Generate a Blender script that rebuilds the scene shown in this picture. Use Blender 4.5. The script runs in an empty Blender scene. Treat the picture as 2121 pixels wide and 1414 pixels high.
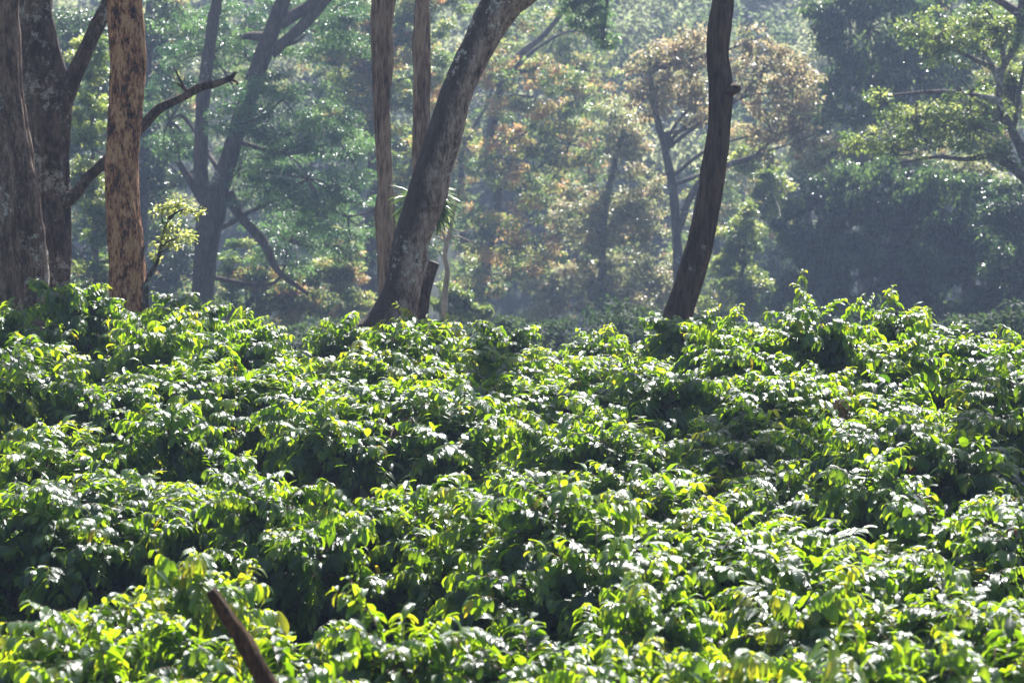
import bpy, math, random
import numpy as np
from mathutils import Vector, noise

# ------------------------------------------------------------------ camera, world, sun, exposure
SC = bpy.context.scene
COL = SC.collection
SW, SH, FPX = 2121.0, 1414.0, 6014.0
CAM_Z, PITCH = 5.2, math.radians(6.32)
cd = bpy.data.cameras.new('camera'); cam = bpy.data.objects.new('camera', cd); COL.objects.link(cam)
cam.location = (0, 0, CAM_Z); cam.rotation_euler = (math.radians(90) - PITCH, 0, 0)
cd.sensor_width = 36; cd.lens = 36 * FPX / SW
cd.clip_start = 0.1; cd.clip_end = 2000
cd.dof.use_dof = True; cd.dof.focus_distance = 27.0; cd.dof.aperture_fstop = 4.2
SC.camera = cam
SUN_AZ, SUN_EL = math.radians(14), math.radians(45)
w = bpy.data.worlds.new('World'); SC.world = w; w.use_nodes = True
nt = w.node_tree; bg = nt.nodes['Background']
sky = nt.nodes.new('ShaderNodeTexSky'); sky.sky_type = 'NISHITA'; sky.sun_disc = False
sky.sun_elevation = SUN_EL; sky.sun_rotation = SUN_AZ
nt.links.new(sky.outputs[0], bg.inputs[0]); bg.inputs[1].default_value = 0.06
sd = bpy.data.lights.new('sun', 'SUN'); sd.energy = 5.0; sd.angle = math.radians(0.5); sd.color = (1, 0.97, 0.93)
so = bpy.data.objects.new('sun', sd); COL.objects.link(so)
sv = Vector((math.sin(SUN_AZ) * math.cos(SUN_EL), math.cos(SUN_AZ) * math.cos(SUN_EL), math.sin(SUN_EL)))
so.rotation_euler = sv.to_track_quat('Z', 'Y').to_euler(); so.location = (20, 40, 60)
SC.view_settings.view_transform = 'Standard'; SC.view_settings.look = 'None'
SC.view_settings.exposure = 1.62; SC.view_settings.gamma = 1
SC.cycles.max_bounces = 8; SC.cycles.transmission_bounces = 5; SC.cycles.diffuse_bounces = 3
SC.cycles.glossy_bounces = 2; SC.cycles.volume_bounces = 0; SC.cycles.transparent_max_bounces = 4
SC.cycles.volume_step_rate = 1.0; SC.cycles.sample_clamp_indirect = 6.0
HAZE = 0.00070

def W(px, py, Y):
    """point at distance Y seen from the camera position in direction (px, py) of the 2121x1414 frame"""
    x = (px - SW / 2) / FPX; v = -(py - SH / 2) / FPX
    cp, sp = math.cos(PITCH), math.sin(PITCH)
    d = (x, cp + v * sp, -sp + v * cp)
    k = Y / d[1]
    return np.array((d[0] * k, Y, CAM_Z + d[2] * k))

def gz(x, y):
    """ground height"""
    z = 0.06 * math.sin(x * 0.9 + 1.3) * math.sin(y * 0.7) if y < 45 else 0.0
    if y > 36:
        t = min(1, (y - 36) / 94); z += -14.0 * t * t * (3 - 2 * t)
    if y > 142:
        z += (y - 142) * 0.36 * min(1, (y - 142) / 20)
    z += 0.5 * noise.noise(Vector((x * .05, y * .05, 3))) * min(1, max(0, (y - 40) / 20))
    return z

# ------------------------------------------------------------------ mesh helpers
def mk_mesh(name, V, F, tint=None, uv=None, smooth=True):
    V = np.asarray(V, dtype=np.float32); F = np.asarray(F, dtype=np.int32)
    me = bpy.data.meshes.new(name); n, k = F.shape
    me.vertices.add(len(V)); me.vertices.foreach_set('co', V.ravel())
    me.loops.add(n * k); me.loops.foreach_set('vertex_index', F.ravel())
    me.polygons.add(n); me.polygons.foreach_set('loop_start', np.arange(0, n * k, k, dtype=np.int32))
    me.polygons.foreach_set('loop_total', np.full(n, k, dtype=np.int32))
    if smooth: me.polygons.foreach_set('use_smooth', np.ones(n, dtype=bool))
    if tint is not None:
        a = me.attributes.new('tint', 'FLOAT', 'POINT'); a.data.foreach_set('value', np.asarray(tint, dtype=np.float32))
    if uv is not None:
        u = me.uv_layers.new(name='UVMap'); u.data.foreach_set('uv', np.asarray(uv, dtype=np.float32)[F.ravel()].ravel())
    me.update(calc_edges=True); me.validate()
    return me

def empty(name, loc, label=None, cat=None, group=None):
    o = bpy.data.objects.new(name, None); COL.objects.link(o); o.location = loc; o.empty_display_size = 0.2
    tag(o, label, cat, group); return o

def tag(o, label=None, cat=None, group=None, kind=None):
    if label: o['label'] = label
    if cat: o['category'] = cat
    if group: o['group'] = group
    if kind: o['kind'] = kind

def link(name, me, mat, parent=None, offset=None):
    o = bpy.data.objects.new(name, me); COL.objects.link(o)
    if not me.materials: me.materials.append(mat)
    if parent is not None: o.parent = parent
    return o

class Geo:
    """collects tubes into one quad mesh"""
    def __init__(s): s.V = []; s.F = []; s.T = []; s.n = 0
    def add(s, V, F, T=None): s.V.append(V); s.F.append(F + s.n); s.n += len(V); s.T.append(np.full(len(V), .5) if T is None else T)
    def tube(s, P, R, sides=6, rough=0.0, seed=0, twist=0.0, flute=0.0, fq=2.0, fine=.055):
        P = np.asarray(P, float); R = np.asarray(R, float); n = len(P)
        T = np.gradient(P, axis=0); T /= np.linalg.norm(T, axis=1)[:, None] + 1e-9
        ref = np.array((0.0, 1.0, 0.0)) if abs(T[:, 1]).max() < .8 else np.array((1.0, 0.0, 0.1))
        A = np.cross(T, ref); A /= np.linalg.norm(A, axis=1)[:, None] + 1e-9
        B = np.cross(T, A)
        a = np.linspace(0, 2 * math.pi, sides, endpoint=False)
        rr = np.ones((n, sides))
        if rough or flute:
            for i in range(n):
                for j in range(sides):
                    ca, sa = math.cos(a[j]), math.sin(a[j])
                    q = Vector((ca * 1.3 + seed * 7.1, sa * 1.3, float(P[i, 2]) * fq * .35))
                    q2 = Vector((ca * 3.5 + seed * 3.7, sa * 3.5, float(P[i, 2]) * fq))
                    rr[i, j] = 1 + rough * (noise.noise(q) * 1.1 + noise.noise(q2) * .5)
                    if sides > 44: rr[i, j] += fine * noise.noise(Vector((ca * 11 + seed, sa * 11, float(P[i, 2]) * 5)))
                    if flute:
                        rr[i, j] += flute * (abs(math.sin(a[j] * 3.5 + float(P[i, 2]) * .25 + noise.noise(q) * 1.2)) - .6)
        V = P[:, None, :] + (R[:, None] * rr)[:, :, None] * (np.cos(a)[None, :, None] * A[:, None, :] + np.sin(a)[None, :, None] * B[:, None, :])
        V = V.reshape(-1, 3)
        i = np.arange(n - 1)[:, None] * sides; j = np.arange(sides)[None, :]; j2 = (j + 1) % sides
        F = np.stack([i + j, i + j2, i + sides + j2, i + sides + j], -1).reshape(-1, 4)
        k = len(V)
        V = np.vstack([V, P[0], P[-1]])
        jj = np.arange(sides); jn = (jj + 1) % sides
        # end caps as thin quads
        c0 = np.stack([np.full(sides, k), jn, jj, jj], -1)[:, :4]
        base = (n - 1) * sides
        caps = []
        for q in range(0, sides - 1, 2):
            q1, q2 = (q + 1) % sides, (q + 2) % sides
            caps.append((k, q2, q1, q)); caps.append((k + 1, base + q, base + q1, base + q2))
        F = np.vstack([F, np.array(caps)])
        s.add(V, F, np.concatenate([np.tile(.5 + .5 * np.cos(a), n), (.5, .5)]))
    def mesh(s, name): return mk_mesh(name, np.vstack(s.V), np.vstack(s.F), np.concatenate(s.T))

def spline(P, R, m=8):
    """Catmull-Rom resampling of points and radii"""
    P = np.asarray(P, float); R = np.asarray(R, float)
    Q = np.column_stack([P, R]); Q = np.vstack([2 * Q[0] - Q[1], Q, 2 * Q[-1] - Q[-2]])
    out = []
    for i in range(1, len(Q) - 2):
        for t in np.arange(m) / m:
            out.append(.5 * (2 * Q[i] + (Q[i + 1] - Q[i - 1]) * t + (2 * Q[i - 1] - 5 * Q[i] + 4 * Q[i + 1] - Q[i + 2]) * t * t
                             + (-Q[i - 1] + 3 * Q[i] - 3 * Q[i + 1] + Q[i + 2]) * t ** 3))
    out.append(Q[-2]); out = np.array(out)
    return out[:, :3], np.maximum(out[:, 3], .002)

# ------------------------------------------------------------------ materials
def new_mat(name):
    m = bpy.data.materials.new(name); m.use_nodes = True
    m.node_tree.nodes.clear(); return m, m.node_tree

def ramp(nt, stops, fac):
    r = nt.nodes.new('ShaderNodeValToRGB'); e = r.color_ramp.elements
    while len(e) < len(stops): e.new(0.5)
    for q, (p, c) in zip(e, stops): q.position = p; q.color = (*c, 1)
    if fac is not None: nt.links.new(fac, r.inputs[0])
    return r.outputs[0]

def leaf_mat(name, front, trans, rough=.35, tfac=.45, spec=.5, ribs=False):
    """front/trans: lists of (pos, colour) along the leaf's own tint (its age)"""
    m, nt = new_mat(name); N = nt.nodes; L = nt.links
    at = N.new('ShaderNodeAttribute'); at.attribute_name = 'tint'
    c1 = ramp(nt, front, at.outputs['Fac']); c2 = ramp(nt, trans, at.outputs['Fac'])
    p = N.new('ShaderNodeBsdfPrincipled'); L.new(c1, p.inputs['Base Color'])
    p.inputs['Roughness'].default_value = rough; p.inputs['Specular IOR Level'].default_value = spec
    t = N.new('ShaderNodeBsdfTranslucent'); L.new(c2, t.inputs[0])
    mx = N.new('ShaderNodeMixShader'); mx.inputs[0].default_value = tfac
    L.new(p.outputs[0], mx.inputs[1]); L.new(t.outputs[0], mx.inputs[2])
    if ribs:
        uv = N.new('ShaderNodeUVMap'); sp = N.new('ShaderNodeSeparateXYZ'); L.new(uv.outputs[0], sp.inputs[0])
        ab = N.new('ShaderNodeMath'); ab.operation = 'ABSOLUTE'; L.new(sp.outputs[1], ab.inputs[0])
        mm = N.new('ShaderNodeMath'); mm.operation = 'MULTIPLY_ADD'; mm.inputs[1].default_value = -.16
        L.new(ab.outputs[0], mm.inputs[0]); L.new(sp.outputs[0], mm.inputs[2])
        k = N.new('ShaderNodeMath'); k.operation = 'MULTIPLY'; k.inputs[1].default_value = 2 * math.pi * 9; L.new(mm.outputs[0], k.inputs[0])
        s = N.new('ShaderNodeMath'); s.operation = 'SINE'; L.new(k.outputs[0], s.inputs[0])
        b = N.new('ShaderNodeBump'); b.inputs['Strength'].default_value = .4; b.inputs['Distance'].default_value = .0025
        L.new(s.outputs[0], b.inputs['Height']); L.new(b.outputs[0], p.inputs['Normal'])
    o = N.new('ShaderNodeOutputMaterial'); L.new(mx.outputs[0], o.inputs[0])
    return m

def bark_mat(name, dark, mid, light, scale=3.0, stretch=.25, lichen=0.0, lcol=(.42, .42, .38), bump=.6, rough=.85, side_col=None, st=(.40, .50, .62)):
    m, nt = new_mat(name); N = nt.nodes; L = nt.links
    tc = N.new('ShaderNodeTexCoord'); mp = N.new('ShaderNodeMapping'); L.new(tc.outputs['Object'], mp.inputs[0])
    mp.inputs['Scale'].default_value = (1, 1, stretch)
    def nz(s, det=8, r=.6, src=None):
        n = N.new('ShaderNodeTexNoise'); n.inputs['Scale'].default_value = s; n.inputs['Detail'].default_value = det
        n.inputs['Roughness'].default_value = r; L.new(src or mp.outputs[0], n.inputs['Vector']); return n.outputs[0]
    n1 = nz(scale * 3, 10, .7); n2 = nz(scale * 12, 6, .7)
    mul = N.new('ShaderNodeMath'); mul.operation = 'MULTIPLY_ADD'; mul.inputs[1].default_value = .35
    L.new(n2, mul.inputs[0])
    sc = N.new('ShaderNodeMath'); sc.operation = 'MULTIPLY'; sc.inputs[1].default_value = .7; L.new(n1, sc.inputs[0]); L.new(sc.outputs[0], mul.inputs[2])
    c = ramp(nt, [(st[0], dark), (st[1], mid), (st[2], light)], mul.outputs[0])
    if side_col:
        mn = nz(2.2, 8, .7, tc.outputs['Object'])        # second, darker bark colour kept to one side of the trunk
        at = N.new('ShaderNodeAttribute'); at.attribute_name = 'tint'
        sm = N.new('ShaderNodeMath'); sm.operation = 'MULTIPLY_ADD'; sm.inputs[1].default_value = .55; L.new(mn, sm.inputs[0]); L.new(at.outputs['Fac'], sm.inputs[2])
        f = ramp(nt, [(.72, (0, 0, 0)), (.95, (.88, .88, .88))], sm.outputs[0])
        x = N.new('ShaderNodeMixRGB'); L.new(f, x.inputs[0]); L.new(c, x.inputs[1]); x.inputs[2].default_value = (*side_col, 1); c = x.outputs[0]
    if lichen:
        ln = nz(11, 8, .8, tc.outputs['Object']); lp = nz(1.1, 2, .5, tc.outputs['Object'])
        ad = N.new('ShaderNodeMath'); ad.operation = 'MULTIPLY'; L.new(ln, ad.inputs[0]); L.new(lp, ad.inputs[1])
        th = .36 - lichen * .10
        f = ramp(nt, [(th, (0, 0, 0)), (th + .035, (1, 1, 1))], ad.outputs[0])
        x = N.new('ShaderNodeMixRGB'); L.new(f, x.inputs[0]); L.new(c, x.inputs[1]); x.inputs[2].default_value = (*lcol, 1); c = x.outputs[0]
    p = N.new('ShaderNodeBsdfPrincipled'); L.new(c, p.inputs['Base Color']); p.inputs['Roughness'].default_value = rough
    p.inputs['Specular IOR Level'].default_value = .25
    b = N.new('ShaderNodeBump'); b.inputs['Strength'].default_value = bump; b.inputs['Distance'].default_value = .06
    L.new(mul.outputs[0], b.inputs['Height']); L.new(b.outputs[0], p.inputs['Normal'])
    o = N.new('ShaderNodeOutputMaterial'); L.new(p.outputs[0], o.inputs[0])
    return m

M = {}
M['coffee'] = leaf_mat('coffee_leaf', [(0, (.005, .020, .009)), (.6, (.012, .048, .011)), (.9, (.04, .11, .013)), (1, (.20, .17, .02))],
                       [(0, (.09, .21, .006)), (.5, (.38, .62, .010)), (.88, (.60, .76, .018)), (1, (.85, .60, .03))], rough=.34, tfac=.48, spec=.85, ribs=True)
M['green'] = leaf_mat('dark_forest_leaf', [(0, (.008, .022, .013)), (1, (.02, .05, .018))], [(0, (.04, .10, .03)), (1, (.22, .34, .08))], .32, .4, .8)
M['feather'] = leaf_mat('feathery_leaf', [(0, (.010, .035, .022)), (1, (.03, .085, .035))], [(0, (.05, .15, .05)), (1, (.26, .46, .11))], .34, .45, .6)
M['shrub'] = leaf_mat('shrub_leaf', [(0, (.010, .024, .010)), (1, (.03, .06, .02))], [(0, (.04, .09, .025)), (1, (.16, .24, .05))], .65, .35, .2)
M['yellow'] = leaf_mat('yellow_green_leaf', [(0, (.02, .05, .015)), (1, (.10, .13, .03))], [(0, (.12, .22, .04)), (.6, (.40, .50, .08)), (1, (.80, .82, .22))], .33, .5, .8)
M['flush'] = leaf_mat('flushing_leaf', [(0, (.025, .065, .02)), (.6, (.05, .10, .02)), (.75, (.18, .10, .04)), (1, (.30, .12, .05))],
                      [(0, (.12, .22, .05)), (.45, (.30, .42, .09)), (.7, (.68, .72, .18)), (.85, (.80, .62, .24)), (1, (.85, .50, .22))], .36, .5, .45)
M['brown'] = leaf_mat('bronze_leaf', [(0, (.06, .06, .03)), (.5, (.13, .09, .06)), (1, (.20, .12, .08))],
                      [(0, (.30, .34, .13)), (.5, (.54, .46, .22)), (1, (.70, .54, .30))], .34, .5, .5)
M['pale'] = leaf_mat('silvery_leaf', [(0, (.06, .08, .04)), (.7, (.11, .12, .06)), (1, (.20, .13, .08))], [(0, (.25, .30, .11)), (.7, (.55, .56, .24)), (1, (.78, .58, .34))], .34, .5, .5)
M['distant'] = leaf_mat('distant_leaf', [(0, (.04, .055, .03)), (1, (.20, .20, .14))], [(0, (.18, .26, .09)), (1, (.62, .62, .34))], .6, .5, .15)  # pale leaf colours stand in for haze and sunlight on the far hill
M['fern'] = leaf_mat('strap_leaf', [(0, (.012, .035, .012)), (1, (.04, .08, .02))], [(0, (.05, .13, .02)), (1, (.25, .38, .06))], .35, .4)
M['bark_grey'] = bark_mat('grey_bark', (.024, .015, .010), (.10, .064, .045), (.25, .18, .135), 3.0, .3, .6, (.40, .39, .34), .7)
M['bark_dark'] = bark_mat('dark_bark', (.016, .011, .008), (.05, .034, .026), (.14, .10, .08), 2.4, .35, .6, (.32, .31, .27), .7)
M['bark_red'] = bark_mat('red_bark', (.016, .009, .006), (.25, .09, .036), (.56, .31, .16), 3.3, .38, 0, bump=1.0, st=(.44, .495, .59))
M['bark_tan'] = bark_mat('tan_bark', (.028, .019, .014), (.15, .10, .072), (.32, .235, .17), 2.6, .14, 0, bump=.8)
M['bark_lean'] = bark_mat('leaning_bark', (.04, .025, .02), (.20, .135, .112), (.42, .32, .28), 3.4, .3, .32, (.52, .48, .44), .9, side_col=(.045, .034, .024))
M['bark_brown'] = bark_mat('brown_bark', (.016, .009, .007), (.055, .032, .023), (.11, .07, .05), 3, .12, .18, (.25, .23, .2), .7)
M['bark_far'] = bark_mat('far_bark', (.03, .025, .02), (.07, .055, .045), (.13, .11, .09), 2, .3, .3, bump=.4)
M['bark_pale'] = bark_mat('pale_bark', (.14, .12, .10), (.28, .25, .21), (.42, .38, .34), 3, .3, bump=.3)
M['coffee_bark'] = bark_mat('coffee_bark', (.03, .017, .010), (.10, .058, .036), (.22, .15, .10), 9, .5, .2, (.3, .29, .24), .6)
M['stick'] = bark_mat('stick_bark', (.014, .007, .004), (.055, .026, .012), (.13, .07, .032), 5, .4, bump=.6)
def plain(name, col, rough=.5):
    m, nt = new_mat(name); p = nt.nodes.new('ShaderNodeBsdfPrincipled'); o = nt.nodes.new('ShaderNodeOutputMaterial')
    n = nt.nodes.new('ShaderNodeTexNoise'); n.inputs['Scale'].default_value = 30
    c = ramp(nt, [(.3, tuple(x * .6 for x in col)), (.7, col)], n.outputs[0])
    nt.links.new(c, p.inputs['Base Color']); p.inputs['Roughness'].default_value = rough; nt.links.new(p.outputs[0], o.inputs[0]); return m
M['berry'] = plain('red_berry', (.35, .02, .02), .3)
M['deadleaf'] = plain('dead_leaf', (.38, .20, .05), .6)

def ground_mat():
    m, nt = new_mat('ground'); N = nt.nodes; L = nt.links
    tc = N.new('ShaderNodeTexCoord')
    def nz(s, d=8): n = N.new('ShaderNodeTexNoise'); n.inputs['Scale'].default_value = s; n.inputs['Detail'].default_value = d; L.new(tc.outputs['Object'], n.inputs['Vector']); return n.outputs[0]
    litter = ramp(nt, [(.35, (.020, .013, .008)), (.5, (.06, .037, .02)), (.62, (.15, .10, .055)), (.7, (.25, .19, .11))], nz(14))
    grass = ramp(nt, [(.3, (.03, .05, .01)), (.6, (.10, .14, .03))], nz(30))
    f = ramp(nt, [(.5, (0, 0, 0)), (.62, (1, 1, 1))], nz(.5, 4))
    x = N.new('ShaderNodeMixRGB'); L.new(f, x.inputs[0]); L.new(litter, x.inputs[1]); L.new(grass, x.inputs[2])
    sy = N.new('ShaderNodeSeparateXYZ'); L.new(tc.outputs['Object'], sy.inputs[0]); mr = N.new('ShaderNodeMapRange')
    mr.inputs['From Min'].default_value = 48; mr.inputs['From Max'].default_value = 62; L.new(sy.outputs[1], mr.inputs[0])
    x2 = N.new('ShaderNodeMixRGB'); L.new(mr.outputs[0], x2.inputs[0]); L.new(x.outputs[0], x2.inputs[1])
    L.new(ramp(nt, [(.35, (.008, .014, .006)), (.65, (.03, .045, .015))], nz(3)), x2.inputs[2]); x = x2
    p = N.new('ShaderNodeBsdfPrincipled'); L.new(x.outputs[0], p.inputs['Base Color']); p.inputs['Roughness'].default_value = .9
    b = N.new('ShaderNodeBump'); b.inputs['Strength'].default_value = .8; b.inputs['Distance'].default_value = .05
    L.new(nz(25), b.inputs['Height']); L.new(b.outputs[0], p.inputs['Normal'])
    o = N.new('ShaderNodeOutputMaterial'); L.new(p.outputs[0], o.inputs[0]); return m

# ------------------------------------------------------------------ ground
def build_ground():
    xs = np.concatenate([np.linspace(-700, -62, 12), np.linspace(-60, 60, 121), np.linspace(62, 700, 12)])
    ys = np.concatenate([np.linspace(-300, -12, 8), np.linspace(-10, 320, 200), np.linspace(330, 900, 12)])
    V = np.array([(x, y, gz(x, min(y, 320))) for y in ys for x in xs])
    nx = len(xs); i = np.arange(len(ys) - 1)[:, None] * nx; j = np.arange(nx - 1)[None, :]
    F = np.stack([i + j, i + j + 1, i + nx + j + 1, i + nx + j], -1).reshape(-1, 4)
    o = link('ground', mk_mesh('ground', V, F), ground_mat()); tag(o, kind='structure')
build_ground()

# ------------------------------------------------------------------ leaves
def nrm(A): return A / (np.linalg.norm(A, axis=-1, keepdims=True) + 1e-9)

def curved_leaves(P, D, L, Wd, th0, kap, tint, rng, U=None, fold=.18, u=(0, .25, .55, .82, 1.0), wp=(.10, .85, 1, .62, .02)):
    """arching leaf blades: base P, axis D, length L, half width Wd, start angle th0, extra bend kap"""
    n = len(P); D = nrm(D)
    if U is None: U = np.tile((0.0, 0.0, 1.0), (n, 1)) + rng.normal(0, .15, (n, 3))
    S = nrm(np.cross(D, U)); Nn = np.cross(S, D)
    u = np.array(u); m = len(u)
    pos = P.copy(); V = np.zeros((n, m, 3, 3)); ph = rng.uniform(0, 6.28, n)
    sb = rng.normal(0, .25, n)
    for i in range(m):
        th = th0 + kap * u[i]
        T = np.cos(th)[:, None] * D - np.sin(th)[:, None] * Nn + (sb * u[i])[:, None] * S
        nn = np.cos(th)[:, None] * Nn + np.sin(th)[:, None] * D
        if i: pos = pos + T * (L * (u[i] - u[i - 1]))[:, None]
        ww = Wd * wp[i]
        for j, v in enumerate((-1, 0, 1)):
            off = (abs(v) * fold * ww + (v * .10 * Wd * np.sin(ph + u[i] * 9 + v)))
            V[:, i, j] = pos + S * (ww * v)[:, None] + nn * off[:, None]
    q = []
    for i in range(m - 1):
        for j in range(2): q.append((i * 3 + j, i * 3 + j + 1, (i + 1) * 3 + j + 1, (i + 1) * 3 + j))
    F = (np.arange(n)[:, None, None] * (m * 3) + np.array(q)[None]).reshape(-1, 4)
    UV = np.tile(np.stack(np.meshgrid(u, (-1, 0, 1), indexing='ij'), -1).reshape(1, -1, 2), (n, 1, 1)).reshape(-1, 2)
    return V.reshape(-1, 3), F, np.repeat(tint, m * 3), UV

def kite_leaves(P, D, U, L, Wd, tint):
    """small far leaves: two folded facets each"""
    n = len(P); D = nrm(D); S = nrm(np.cross(D, U)); Nn = np.cross(S, D)
    a = P; t = P + D * L[:, None] - Nn * (L * .18)[:, None]
    mid = P + D * (L * .45)[:, None]
    l = mid - S * Wd[:, None] + Nn * (Wd * .25)[:, None]; r = mid + S * Wd[:, None] + Nn * (Wd * .25)[:, None]
    V = np.stack([a, l, t, r], 1).reshape(-1, 3)
    F = (np.arange(n)[:, None, None] * 4 + np.array([(0, 2, 1), (0, 3, 2)])[None]).reshape(-1, 3)
    return V, F, np.repeat(tint, 4)

# ------------------------------------------------------------------ coffee bushes
BH, BR = 1.75, 1.03
def rdir(az, el): return np.array((math.cos(az) * math.cos(el), math.sin(az) * math.cos(el), math.sin(el)))

def coffee_proto(seed, tint_shift=0.0, sparse=1.0, skirt=44, lz=(.40, .72), sprays=0):
    rng = np.random.default_rng(seed); R = random.Random(seed)
    trunk, br = Geo(), Geo()
    shoots = []
    # trunk stems
    nst = R.choice([1, 2, 2, 3]); forks = []
    for k in range(nst):
        az = R.uniform(0, 6.28); p = np.array((math.cos(az) * .08 * (nst - 1), math.sin(az) * .08 * (nst - 1), -.08)); P = [p]; r = [.085 / math.sqrt(nst) + .035]
        d = rdir(az, 1.2)
        for s in range(5):
            d = nrm(d + rng.normal(0, .22, 3) + np.array((0, 0, .25))); p = p + d * .22; P.append(p); r.append(r[0] * (1 - .11 * (s + 1)))
        P, r = spline(P, r, 4); trunk.tube(P, r, 10, .28, seed + k, fq=9); forks.append(P[-1]); 
    nl = R.randint(8, 10); lobes = []
    for k in range(nl):
        if k == 0: c = np.array((R.uniform(-.2, .2), R.uniform(-.2, .2), BH - .33)); rad = .42
        else:
            az = 6.28 * k / (nl - 1) + R.uniform(-.35, .35); q = R.uniform(.48, .74) * BR
            c = np.array((math.cos(az) * q, math.sin(az) * q, BH * R.uniform(*lz))); rad = R.uniform(.32, .46)
        lobes.append((c, rad)); f = forks[R.randrange(len(forks))]; f = f - np.array((0, 0, R.uniform(0, .25)))
        mid = (f + c) / 2 + np.array((R.uniform(-.12, .12), R.uniform(-.12, .12), R.uniform(-.02, .14)))
        P, r = spline([f, mid, c], [.036, .022, .010], 5); br.tube(P, r, 6, .2, seed + k, fq=12)
        for s in range(int(54 * sparse)):
            az = R.uniform(0, 6.28); el = R.uniform(-.1, 1.3)
            shoots.append((c + rng.normal(0, .05, 3) - rdir(az, 0) * .0, az, el, rad * R.uniform(.85, 1.35), R.uniform(.9, 1.6)))
    for s in range(int(skirt * sparse)):
        az = R.uniform(0, 6.28); z = R.uniform(.25, .58) * BH; q = R.uniform(.25, .6) * BR
        b = np.array((math.cos(az) * q, math.sin(az) * q, z)); br.tube([(0, 0, z - .15), b * .6 + (0, 0, z * .4 - .02), b], [.012, .009, .006], 4)
        shoots.append((b, az + R.uniform(-.5, .5), R.uniform(-.1, .5), R.uniform(.35, .6), R.uniform(.7, 1.4)))
    for s in range(sprays):
        az = R.uniform(0, 6.28); shoots.append((lobes[0][0] + rng.normal(0, .2, 3) + (0, 0, .1), az, R.uniform(.9, 1.35), R.uniform(.5, .75), R.uniform(.3, .9)))
    LP, LD, LL, LT, TH, KP = [], [], [], [], [], []
    for (b, az, el, ln, g) in shoots:
        th_s, k_s, t_s = R.uniform(-.2, .35), R.uniform(.7, 1.9), R.gauss(0, .13)
        ns = max(6, int(ln / .033)); P = [b]; p = b.copy(); daz = R.uniform(-.5, .5) / ns
        for i in range(ns):
            el2 = el - g * (i / ns) ** 1.3; d = rdir(az + daz * i, el2); p = p + d * (ln / ns); P.append(p)
            if i >= ns * .22:
                f = i / ns; side = np.cross(d, (0, 0, 1.0)); side /= np.linalg.norm(side) + 1e-6
                if i % 2 and R.random() < .3: side = nrm(side * .4 + np.array((0, 0, .8)))
                for sg in (-1, 1):
                    if R.random() < .08: continue
                    sz = R.uniform(.085, .145) * (1 if f < .8 else .78 if f < .93 else .5)
                    LP.append(p + side * sg * .004); LD.append(side * sg * R.uniform(.7, 1) + d * R.uniform(.35, .8) + np.array((0, 0, R.uniform(-.08, .1))))
                    LL.append(sz); LT.append(min(.93, max(0, .24 + .5 * f * f + .12 * (p[2] / BH - .6) + R.gauss(0, .11) + t_s + tint_shift)) if R.random() > .006 else 1.0); TH.append(th_s + R.gauss(0, .12) - (.15 if f > .9 else 0)); KP.append(k_s + R.gauss(0, .25))  # young tips lighter; inner and low leaves tinted darker, painting shade into the gaps
        if R.random() < .8: LP.append(p); LD.append(d + np.array((0, 0, .15))); LL.append(.075); LT.append(.88); TH.append(-.1); KP.append(1.2)
        br.tube(np.array(P)[::2], np.linspace(.006, .0022, len(P))[::2], 3)
    n = len(LP); LL = np.array(LL)
    V, F, T, UV = curved_leaves(np.array(LP), np.array(LD), LL, LL * rng.uniform(.20, .255, n), np.array(TH), np.array(KP), np.array(LT), rng)
    fol = mk_mesh('coffee_foliage', V, F, T, UV)
    return trunk.mesh('coffee_trunk'), br.mesh('coffee_branches'), fol, [tuple(x[0]) for x in lobes], n, float(np.percentile(V[:, 2], 99.3))

PROTO = [coffee_proto(100 + i, tint_shift=(.0, .08, -.08, .04)[i % 4]) for i in range(10)]
PROTO_Y = [coffee_proto(200 + i, tint_shift=.17, sparse=.8) for i in range(2)]
PROTO_U = [coffee_proto(400 + i, skirt=3, lz=(.66, .82)) for i in range(2)]
PROTO_S = [coffee_proto(500, skirt=20, sparse=.55, tint_shift=.08, sprays=9)]
PROTO_D = [coffee_proto(300 + i, tint_shift=-.12, sparse=.9) for i in range(2)]  # leaf tint lowered: shade put into the colour of the dark bushes


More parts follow.
